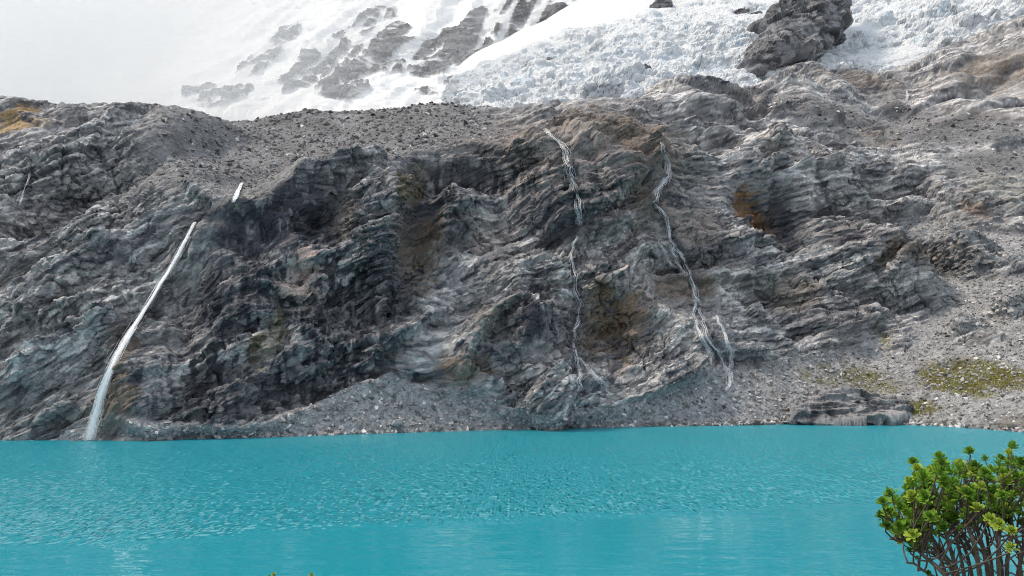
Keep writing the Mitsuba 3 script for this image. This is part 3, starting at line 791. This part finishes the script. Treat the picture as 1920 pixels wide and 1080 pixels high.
def tube(pts, rad, sides=5):
    p = np.asarray(pts, float)
    t = np.gradient(p, axis=0)
    t /= np.linalg.norm(t, axis=1, keepdims=True) + 1e-9
    a = np.cross(t, [0.31, 0.9, 0.29])
    a /= np.linalg.norm(a, axis=1, keepdims=True) + 1e-9
    b, g = np.cross(t, a), np.arange(sides) * 2 * np.pi / sides
    r = np.broadcast_to(rad, (len(p),))[:, None, None]
    v = p[:, None] + r * (np.cos(g)[None, :, None] * a[:, None] + np.sin(g)[None, :, None] * b[:, None])
    i, j = np.meshgrid(np.arange(len(p) - 1), np.arange(sides), indexing='ij')
    q = np.stack([i * sides + j, i * sides + (j + 1) % sides, (i + 1) * sides + (j + 1) % sides, (i + 1) * sides + j], -1).reshape(-1, 4)
    cap = [[0, k, k + 1] for k in range(1, sides - 1)] + [[(len(p) - 1) * sides + x for x in (0, k + 1, k)] for k in range(1, sides - 1)]
    return v.reshape(-1, 3), np.vstack([q[:, [0, 1, 2]], q[:, [0, 2, 3]], cap])


def join(parts):
    V, F, n = [], [], 0
    for v, f in parts:
        V.append(v)
        F.append(np.asarray(f) + n)
        n += len(v)
    return np.vstack(V), np.vstack(F)


SELF = np.nonzero((srf > 0.9) & (srf < 7.02))[0]
KDP = cKDTree(pix(CP[SELF]))


def course(pts, n, lift, free=False):
    """a line down the cliff through these places, lying on the rock"""
    p = np.asarray(pts, float)
    s = np.concatenate([[0], np.cumsum(np.linalg.norm(np.diff(p, axis=0), axis=1))])
    u = np.linspace(0, s[-1], n)
    q = np.stack([np.interp(u, s, p[:, 0]), np.interp(u, s, p[:, 1])], 1)
    q = gaussian_filter(q, (1.2, 0), mode='nearest')
    near = CP[SELF][KDP.query(q, k=10)[1]][:, :, 1].min(1)
    if free:                                                           # falling clear of the rock: the line stretched in front of it
        hull = [0]
        for k in range(1, n):
            while len(hull) > 1 and (near[hull[-1]] - near[hull[-2]]) * (k - hull[-2]) >= (near[k] - near[hull[-2]]) * (hull[-1] - hull[-2]):
                hull.pop()
            hull.append(k)
        near = np.interp(np.arange(n), hull, near[hull])
    return at(q[:, 0], q[:, 1], gaussian_filter(near, 9 if free else 1.5, mode='nearest') - lift)


def strands(path, count, width, rad, rs, wob, along=(0.0, 1.0), lo=.25, hi=.7):
    """thin threads of water side by side; width and rad as (top, bottom)"""
    out, n = [], len(path)
    for _ in range(count):
        L = rs.uniform(lo, hi)
        a = rs.uniform(along[0] - .1, along[1] - L * .4)
        k0, k1 = int(max(a, along[0], 0) * (n - 1)), int(min(a + L, along[1], 1) * (n - 1))
        if k1 - k0 < 4:
            continue
        t = np.linspace(k0 / (n - 1), k1 / (n - 1), k1 - k0 + 1)
        off = rs.normal(0, .42)
        p = path[k0:k1 + 1].copy()
        w = width[0] + (width[1] - width[0]) * t
        p[:, 0] += w * (off + wob * np.cumsum(rs.randn(len(p))) * .12)
        p[:, 1] += rs.uniform(-.3, .2)
        r = (rad[0] + (rad[1] - rad[0]) * t) * rs.uniform(.6, 1.25) * np.sin(np.linspace(.25, np.pi - .25, len(p))) ** .6
        out.append(tube(p, r, 4))
    return out


MAIN = [(366, 415), (357, 432), (345, 455), (331, 482), (315, 510), (300, 532), (286, 556), (271, 580), (257, 602), (243, 624), (230, 646), (219, 666), (209, 688), (199, 712), (189, 742), (180, 775), (173, 800), (167, 826)]
pth = course(MAIN, 140, 1.2, True)
labels['waterfall'] = {'label': 'tall thin white waterfall slanting down the left cliff into the lake', 'category': 'waterfall'}
add('waterfall__stream', join(strands(pth, 240, (1.1, 1.7), (.018, .028), RS, .25, (0, .95), .03, .12) + strands(pth, 230, (.62, .80), (.06, .07), RS, .08, (0, .85), .06, .22) + strands(pth, 16, (.15, .35), (.07, .09), RS, .08, (0, 1), .15, .4) + strands(pth, 300, (.3, .8), (.05, .06), RS, .10, (.4, 1), .06, .2)), 'm_fall', smooth=True)
add('waterfall__veil', join(strands(pth, 260, (.3, 2.0), (.03, .045), RS, .15, (.5, 1.0), .05, .16)), 'm_fall', smooth=True)
n = 2600
foot = pth[-1]
h = RS.exponential(4.0, n).clip(0, 16)
dp = foot + np.stack([RS.normal(0, 1, n) * (1.6 + .05 * h) + .35 * h, RS.normal(-.8, .8, n), h - .1], 1)
v, f, c = stones(dp, RS.uniform(.03, .085, n), np.ones((n, 3)), RS)
add('waterfall__spray', (v, f), 'm_fall', kind='stuff')
pth = course([(454, 341), (448, 355), (443, 366), (437, 380)], 24, .7)
add(numbered('small_waterfall'), join(strands(pth, 80, (.9, .9), (.09, .09), RS, .3, (0, 1), .15, .6)), 'm_fall', smooth=True, label='short bright waterfall above the ledge, to the upper right of the tall waterfall', category='waterfall')
pth = course([(57, 322), (51, 345), (43, 365), (34, 388)], 30, .6)
add(numbered('small_waterfall'), join(strands(pth, 26, (.4, .7), (.03, .035), RS, .2, (0, 1), .1, .4)), 'm_fall', smooth=True, label='faint thread of water high on the dark rock at the far left', category='waterfall')


def threads(lines, rs, n_str, wid, rad, key, lift=.8):
    for k, ln in enumerate(lines):
        L = sum(math.dist(a, b) for a, b in zip(ln, ln[1:]))
        pth = course(ln, max(10, int(L / 3)), lift)
        pth[:, 0] += gaussian_filter(rs.randn(len(pth)), 1.2) * .6
        nm = key + ('__main_stream' if k == 0 else '__side_stream' if k == 1 else f'__side_stream_{k - 1:03d}')
        j = 1.0 if k == 0 else .6
        add(nm, join(strands(pth, max(5, int(n_str * j * L / 100)), (wid * j, 1.7 * wid * j), (rad * (.5 + .5 * j), .8 * rad * (.5 + .5 * j)), rs, .5, (0, 1), min(.6, 8 / L), min(.9, 36 / L))), 'm_stream', smooth=True)


threads([[(1247, 288), (1252, 305), (1251, 325), (1246, 340), (1236, 350), (1229, 363), (1227, 382)], [(1243, 228), (1252, 238), (1262, 246)], [(1228, 382), (1241, 395), (1250, 412), (1254, 432), (1256, 452), (1266, 462), (1276, 478), (1288, 500), (1296, 525), (1303, 550), (1310, 575)],
         [(1310, 575), (1318, 600), (1322, 622), (1332, 645), (1346, 664), (1357, 683), (1366, 700), (1368, 716), (1360, 735)], [(1306, 560), (1301, 585), (1304, 607), (1312, 630), (1325, 652), (1332, 668), (1333, 690)],
         [(1343, 590), (1350, 612), (1362, 640), (1369, 660), (1370, 680), (1366, 702)], [(1258, 455), (1262, 475), (1275, 500), (1286, 520)], [(1232, 450), (1244, 470), (1256, 492), (1270, 505)], [(1240, 265), (1246, 288)]], RS, 150, 1.6, .05, 'cascade')
labels['cascade'] = {'label': 'long branching white cascade down the right of the cliff to the scree fan', 'category': 'cascade'}
threads([[(1022, 240), (1034, 253), (1050, 268), (1058, 282), (1062, 300), (1067, 318), (1072, 338), (1076, 360)], [(1083, 440), (1075, 456), (1071, 476), (1076, 498), (1078, 520), (1076, 538), (1084, 556), (1088, 574), (1084, 598), (1078, 622), (1075, 640)],
         [(1077, 362), (1080, 385), (1083, 405), (1086, 425)], [(1084, 362), (1087, 385), (1090, 410), (1090, 425)], [(1075, 640), (1078, 665), (1088, 690), (1084, 712), (1084, 735)], [(1082, 668), (1112, 700), (1130, 720), (1148, 745)], [(1066, 505), (1070, 520)]], RS, 85, 1.4, .045, 'cascade_001')
labels['cascade_001'] = {'label': 'thin white cascade dropping down the middle of the brown and grey cliff', 'category': 'cascade'}
num['cascade'] = 1
threads([[(1703, 166), (1702, 178), (1699, 192)]], RS, 60, .7, .06, 'cascade_002')
labels['cascade_002'] = {'label': 'tiny pale trickle on the upper right slope below the right arm of the glacier', 'category': 'cascade'}
print('water', round(time.time() - T0, 1))

# ------------------------------------------------------------------ cloud hanging on the mountain
mx = np.linspace(0, 1, 72)[None, None, :]
my = np.linspace(0, 1, 20)[None, :, None]
mz = np.linspace(0, 1, 44)[:, None, None]
LO, HI = np.array([-1150.0, 600, 110]), np.array([130.0, 860, 620])
g3 = np.stack(np.broadcast_arrays(LO[0] + mx * (HI[0] - LO[0]), LO[1] + my * (HI[1] - LO[1]), LO[2] + mz * (HI[2] - LO[2])), -1)
wob = 80 * fbm(g3, 220, 4, 1001)
xs = g3[..., 0] + wob
thick = 0.0045 * (1 - sstep(-420, -200, xs)) + 0.0030 * (1 - sstep(-250, -130, xs)) + 0.0009 * (1 - sstep(-130, 90, xs))
thick = thick * np.clip(1 + 0.9 * fbm(g3, 120, 3, 1003), .2, 2)
rim = sstep(0, .12, mx) * sstep(1, .88, mx) * sstep(0, .2, my) * sstep(1, .8, my) * sstep(0, .1, mz) * sstep(1, .85, mz)
scene['cloud_air'] = {'type': 'heterogeneous', 'albedo': {'type': 'rgb', 'value': [.978, .988, 1.0]}, 'scale': 1.0,
                      'sigma_t': {'type': 'gridvolume', 'grid': mi.VolumeGrid((thick * rim).astype(np.float32)[..., None]), 'to_world': T().translate(LO.tolist()).scale((HI - LO).tolist())}}
scene['mist'] = {'type': 'cube', 'to_world': T().translate(((LO + HI) / 2).tolist()).scale(((HI - LO) / 2).tolist()), 'bsdf': {'type': 'null'}, 'interior': {'type': 'ref', 'id': 'cloud_air'}}
labels['mist'] = {'label': 'pale cloud veiling the left half of the snowy mountain', 'category': 'cloud', 'kind': 'stuff'}


# ------------------------------------------------------------------ the shrub in the corner and two sprigs
def leaf_mat(c, trans=0.45):
    return {'type': 'principledthin', 'base_color': {'type': 'rgb', 'value': c}, 'roughness': 0.45, 'diff_trans': trans, 'spec_trans': 0.0, 'eta': 1.4}


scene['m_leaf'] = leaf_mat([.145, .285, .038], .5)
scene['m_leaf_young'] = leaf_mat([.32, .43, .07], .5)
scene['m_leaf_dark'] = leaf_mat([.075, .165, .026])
scene['m_bark'] = {'type': 'twosided', 'b': {'type': 'principled', 'roughness': 0.9, 'base_color': mikit.proc(
    lambda p, n, uv: mikit.mix([.028, .024, .021], [.12, .10, .088], mikit.fbm(p.x * 60, p.y * 60, p.z * 22, 3)))}}
BR = np.random.RandomState(77)


def leaf(L, W, curl):
    """one cupped spoon shaped leaf along +x"""
    t = np.array([0, .3, .6, .85, 1.0])
    w = np.array([.16, .55, 1.0, .8, .08]) * W / 2
    x, z = L * t * (1 - .12 * t), curl * L * t * t
    V = np.vstack([np.stack([x, w, z + .25 * w], 1), np.stack([x, 0 * w, z], 1), np.stack([x, -w, z + .25 * w], 1)])
    F = [(5 * a + k, 5 * a + k + 1, 5 * a + k + 6, 5 * a + k + 5) for a in (0, 1) for k in range(4)]
    return V, np.array(F)


def rosette(rs, n=19):
    parts = []
    for k in range(n):
        el = math.radians(8 + 78 * (k / n) ** 1.15 + rs.uniform(-8, 8))
        az = k * 2.39996 + rs.uniform(-.25, .25)
        v, f = leaf(rs.uniform(.023, .032) * (1 - .35 * k / n), rs.uniform(.0075, .0105), rs.uniform(-.05, .28))
        c, s_ = math.cos(el), math.sin(el)
        v = np.stack([v[:, 0] * c - v[:, 2] * s_, v[:, 1], v[:, 0] * s_ + v[:, 2] * c], 1)
        c, s_ = math.cos(az), math.sin(az)
        parts.append((np.stack([v[:, 0] * c - v[:, 1] * s_, v[:, 0] * s_ + v[:, 1] * c, v[:, 2] + .012 * k / n], 1), np.vstack([f[:, [0, 1, 2]], f[:, [0, 2, 3]]])))
    return join(parts)


ROSE = [rosette(BR, BR.randint(26, 38)) for _ in range(7)]
ROSE = {m: [mikit.ply(r, m, smooth=True) for r in ROSE] for m in ('m_leaf', 'm_leaf_young', 'm_leaf_dark')}


def put_rosette(holder, pos, up, mat, size):
    up = np.asarray(up, float) / np.linalg.norm(up)
    a = np.cross(up, [0.3, 1, .2])
    a /= np.linalg.norm(a)
    b = np.cross(up, a)
    g = BR.rand() * 6.28
    a, b = a * math.cos(g) + b * math.sin(g), b * math.cos(g) - a * math.sin(g)
    M = np.eye(4)
    M[:3, 0], M[:3, 1], M[:3, 2], M[:3, 3] = a * size, b * size, up * size, pos
    scene[numbered(holder + '__leaf_cluster')] = {**ROSE[mat][BR.randint(7)], 'to_world': T(M.tolist())}


def ground_z(x, y):
    return 18.5 - 0.30 * max(y, 0) - 0.34 * max(y - 8, 0) - .15


def smooth_line(p, n):
    p = np.asarray(p, float)
    return PchipInterpolator(np.linspace(0, 1, len(p)), p, axis=0)(np.linspace(0, 1, n))


def shrub_stems():
    """the stems as lines in space, from the foot of the shrub to the crown"""
    foot = np.array([at(1905, 1380, 2.65)[0], 2.65, 0])
    foot[2] = ground_z(foot[0], foot[1])
    out = []
    for dY, line in [(.00, [(1775, 1080), (1747, 1012), (1735, 985), (1712, 950)]), (-.05, [(1792, 1062), (1768, 990), (1752, 955), (1742, 900)]), (.10, [(1803, 1050), (1786, 980), (1778, 935), (1790, 885)]),
                     (-.12, [(1832, 1050), (1815, 975), (1806, 930), (1812, 880)]), (.05, [(1850, 1060), (1836, 995), (1826, 950), (1842, 900)]), (.18, [(1822, 1085), (1800, 1010), (1760, 940), (1705, 905)]),
                     (-.15, [(1872, 1060), (1873, 1010), (1872, 985)]), (.0, [(1888, 1080), (1896, 990), (1888, 900)]), (.12, [(1905, 1080), (1925, 980), (1915, 890)]), (.22, [(1880, 1085), (1868, 990), (1870, 900)]),
                     (.0, [(1930, 1080), (1950, 980), (1960, 890)]), (-.1, [(1945, 1080), (1985, 990), (2010, 900)]), (.25, [(1840, 1090), (1816, 1020), (1780, 960), (1745, 920)]), (.3, [(1915, 1085), (1905, 1000), (1930, 900)]),
                     (-.18, [(1780, 1085), (1738, 1045), (1700, 1018), (1672, 1008)]), (-.1, [(1768, 1095), (1728, 1068), (1708, 1055)]), (.28, [(1860, 1090), (1850, 1010), (1840, 940)]), (.15, [(1795, 1095), (1762, 1030), (1725, 985), (1685, 975)])]:
        pts = [at(a, b, 2.6 + dY * (1 - k / 6)) for k, (a, b) in enumerate(line)]
        low = lerp(foot + [0, 0, .25], pts[0], .45) + [0, dY * .3, 0]
        out.append(np.vstack([foot + BR.uniform(-.04, .04, 3) * [1, 1, 0], low, pts]))
    return out


labels['green_shrub'] = {'label': 'leafy green shrub with bare brown stems in the bottom right corner, close to the viewpoint', 'category': 'shrub'}
stems = [smooth_line(p, 26) for p in shrub_stems()]
for k, p in enumerate(stems):
    p = p + np.stack([gaussian_filter(BR.randn(26), 1.5) * .008 for _ in range(3)], 1) * np.linspace(0, 1, 26)[:, None]
    stems[k] = p
    add(numbered('green_shrub__branch'), tube(p, np.linspace(.0095, .003, 26) * BR.uniform(.8, 1.15), 7), 'm_bark', smooth=True)
allp = np.vstack([p[11:] for p in stems])
CROWN = np.array([(1690, 890), (1720, 873), (1748, 862), (1780, 868), (1812, 853), (1850, 862), (1905, 850), (2060, 850), (2070, 950), (1960, 975), (1900, 962), (1850, 972), (1800, 975), (1760, 985), (1735, 1000), (1700, 1005), (1664, 968), (1664, 938), (1705, 915)], float)
from shapely.geometry import Polygon, Point
poly = Polygon(CROWN)
spots = []
while len(spots) < 262:
    a, b = BR.uniform(1655, 2065), BR.uniform(848, 1006)
    if not poly.contains(Point(a, b)):
        continue
    inside = poly.exterior.distance(Point(a, b))
    spots.append((a, b, 2.32 + .62 * BR.rand() ** .8, inside))
for k in range(len(CROWN) - 1):                                          # a few right on the outline
    a, b = lerp(CROWN[k], CROWN[k + 1], BR.rand())
    spots.append((a, b, BR.uniform(2.4, 2.8), 0))
spots += [(1667, 1004, 2.42, -1), (1704, 1052, 2.5, -2), (1709, 1062, 2.5, -2), (1868, 972, 2.30, -3), (1884, 985, 2.28, -3), (1858, 990, 2.28, -3), (1876, 998, 2.29, -3), (1690, 985, 2.45, -1), (1700, 1012, 2.46, -2), (1735, 1012, 2.5, -2)]
twigs = []
mid = at(1870, 1010, 2.65)
for a, b, Y, ins in spots:
    p = at(a, b + 8, Y) + BR.randn(3) * .016
    up = np.array([0, -.25, .75]) + .55 * (p - mid) / np.linalg.norm(p - mid) + BR.randn(3) * .22
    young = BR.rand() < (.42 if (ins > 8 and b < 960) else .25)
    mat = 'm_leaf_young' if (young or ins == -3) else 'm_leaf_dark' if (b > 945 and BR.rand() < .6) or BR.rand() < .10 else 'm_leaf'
    size = BR.uniform(.85, 1.2) * (.45 if ins == -2 else 1)
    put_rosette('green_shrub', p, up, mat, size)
    q = allp[np.argmin(np.linalg.norm(allp - (p - [0, 0, .07]), axis=1) + .02 * BR.rand(len(allp)))]
    m = lerp(q, p, .5) + [0, 0, -.02] + BR.randn(3) * .008
    twigs.append(tube(smooth_line([q, m, p - up / np.linalg.norm(up) * .01, p], 9), np.linspace(.003, .0018, 9), 5))
for _ in range(120):                                                     # the tangle of dry twigs under the crown
    p = stems[BR.randint(len(stems))]
    k = BR.randint(8, 17)
    d = np.array([BR.randn() * .8, BR.randn() * .8, .6 + .6 * BR.rand()])
    L = BR.uniform(.05, .17)
    e = p[k] + d / np.linalg.norm(d) * L
    twigs.append(tube(smooth_line([p[k], lerp(p[k], e, .5) + BR.randn(3) * .012, e], 7), np.linspace(.003, .0012, 7) * BR.uniform(.7, 1.3), 4))
inner = []
while len(inner) < 470:                                                  # the small leaves that fill the crown
    a, b = BR.uniform(1660, 2065), BR.uniform(856, 1030)
    if poly.contains(Point(a, b - 22 * BR.rand())) and poly.exterior.distance(Point(a, b)) > 3:
        v, f = rosette(BR, 13)
        t = BR.uniform(-.6, .6)
        v = np.stack([v[:, 0] * math.cos(t) + v[:, 2] * math.sin(t), v[:, 1], v[:, 2] * math.cos(t) - v[:, 0] * math.sin(t)], 1)
        inner.append((v * BR.uniform(.7, 1.0) + at(a, b + 8, BR.uniform(2.42, 2.95)), f))
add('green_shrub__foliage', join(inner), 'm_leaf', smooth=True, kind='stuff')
v, f = join(twigs)
add('green_shrub__twigs', (v, f), 'm_bark', smooth=True, kind='stuff')
for x, y, Y, lab in [(515, 1078, 3.4, 'small leafy sprig just showing at the bottom edge, left of its twin'), (585, 1079, 3.4, 'small leafy sprig just showing at the bottom edge, right of its twin')]:
    key = numbered('shrub_sprig')
    labels[key] = {'label': lab, 'category': 'shrub'}
    p = at(x, y, Y)
    g = np.array([p[0] + .05, p[1] + .1, ground_z(p[0], p[1])])
    add(key + '__stem', tube(smooth_line([g, lerp(g, p, .6) + [.03, 0, 0], p], 14), np.linspace(.008, .003, 14), 6), 'm_bark', smooth=True)
    for dx, dz, sc in ((0, 0, .55), (-.022, -.015, .5), (.02, -.02, .5), (.0, -.06, .6)):
        put_rosette(key, p + [dx, BR.uniform(-.02, .02), dz], [dx * 8, -.2, 1], 'm_leaf_young' if dz == 0 else 'm_leaf', sc)
print('all', round(time.time() - T0, 1))
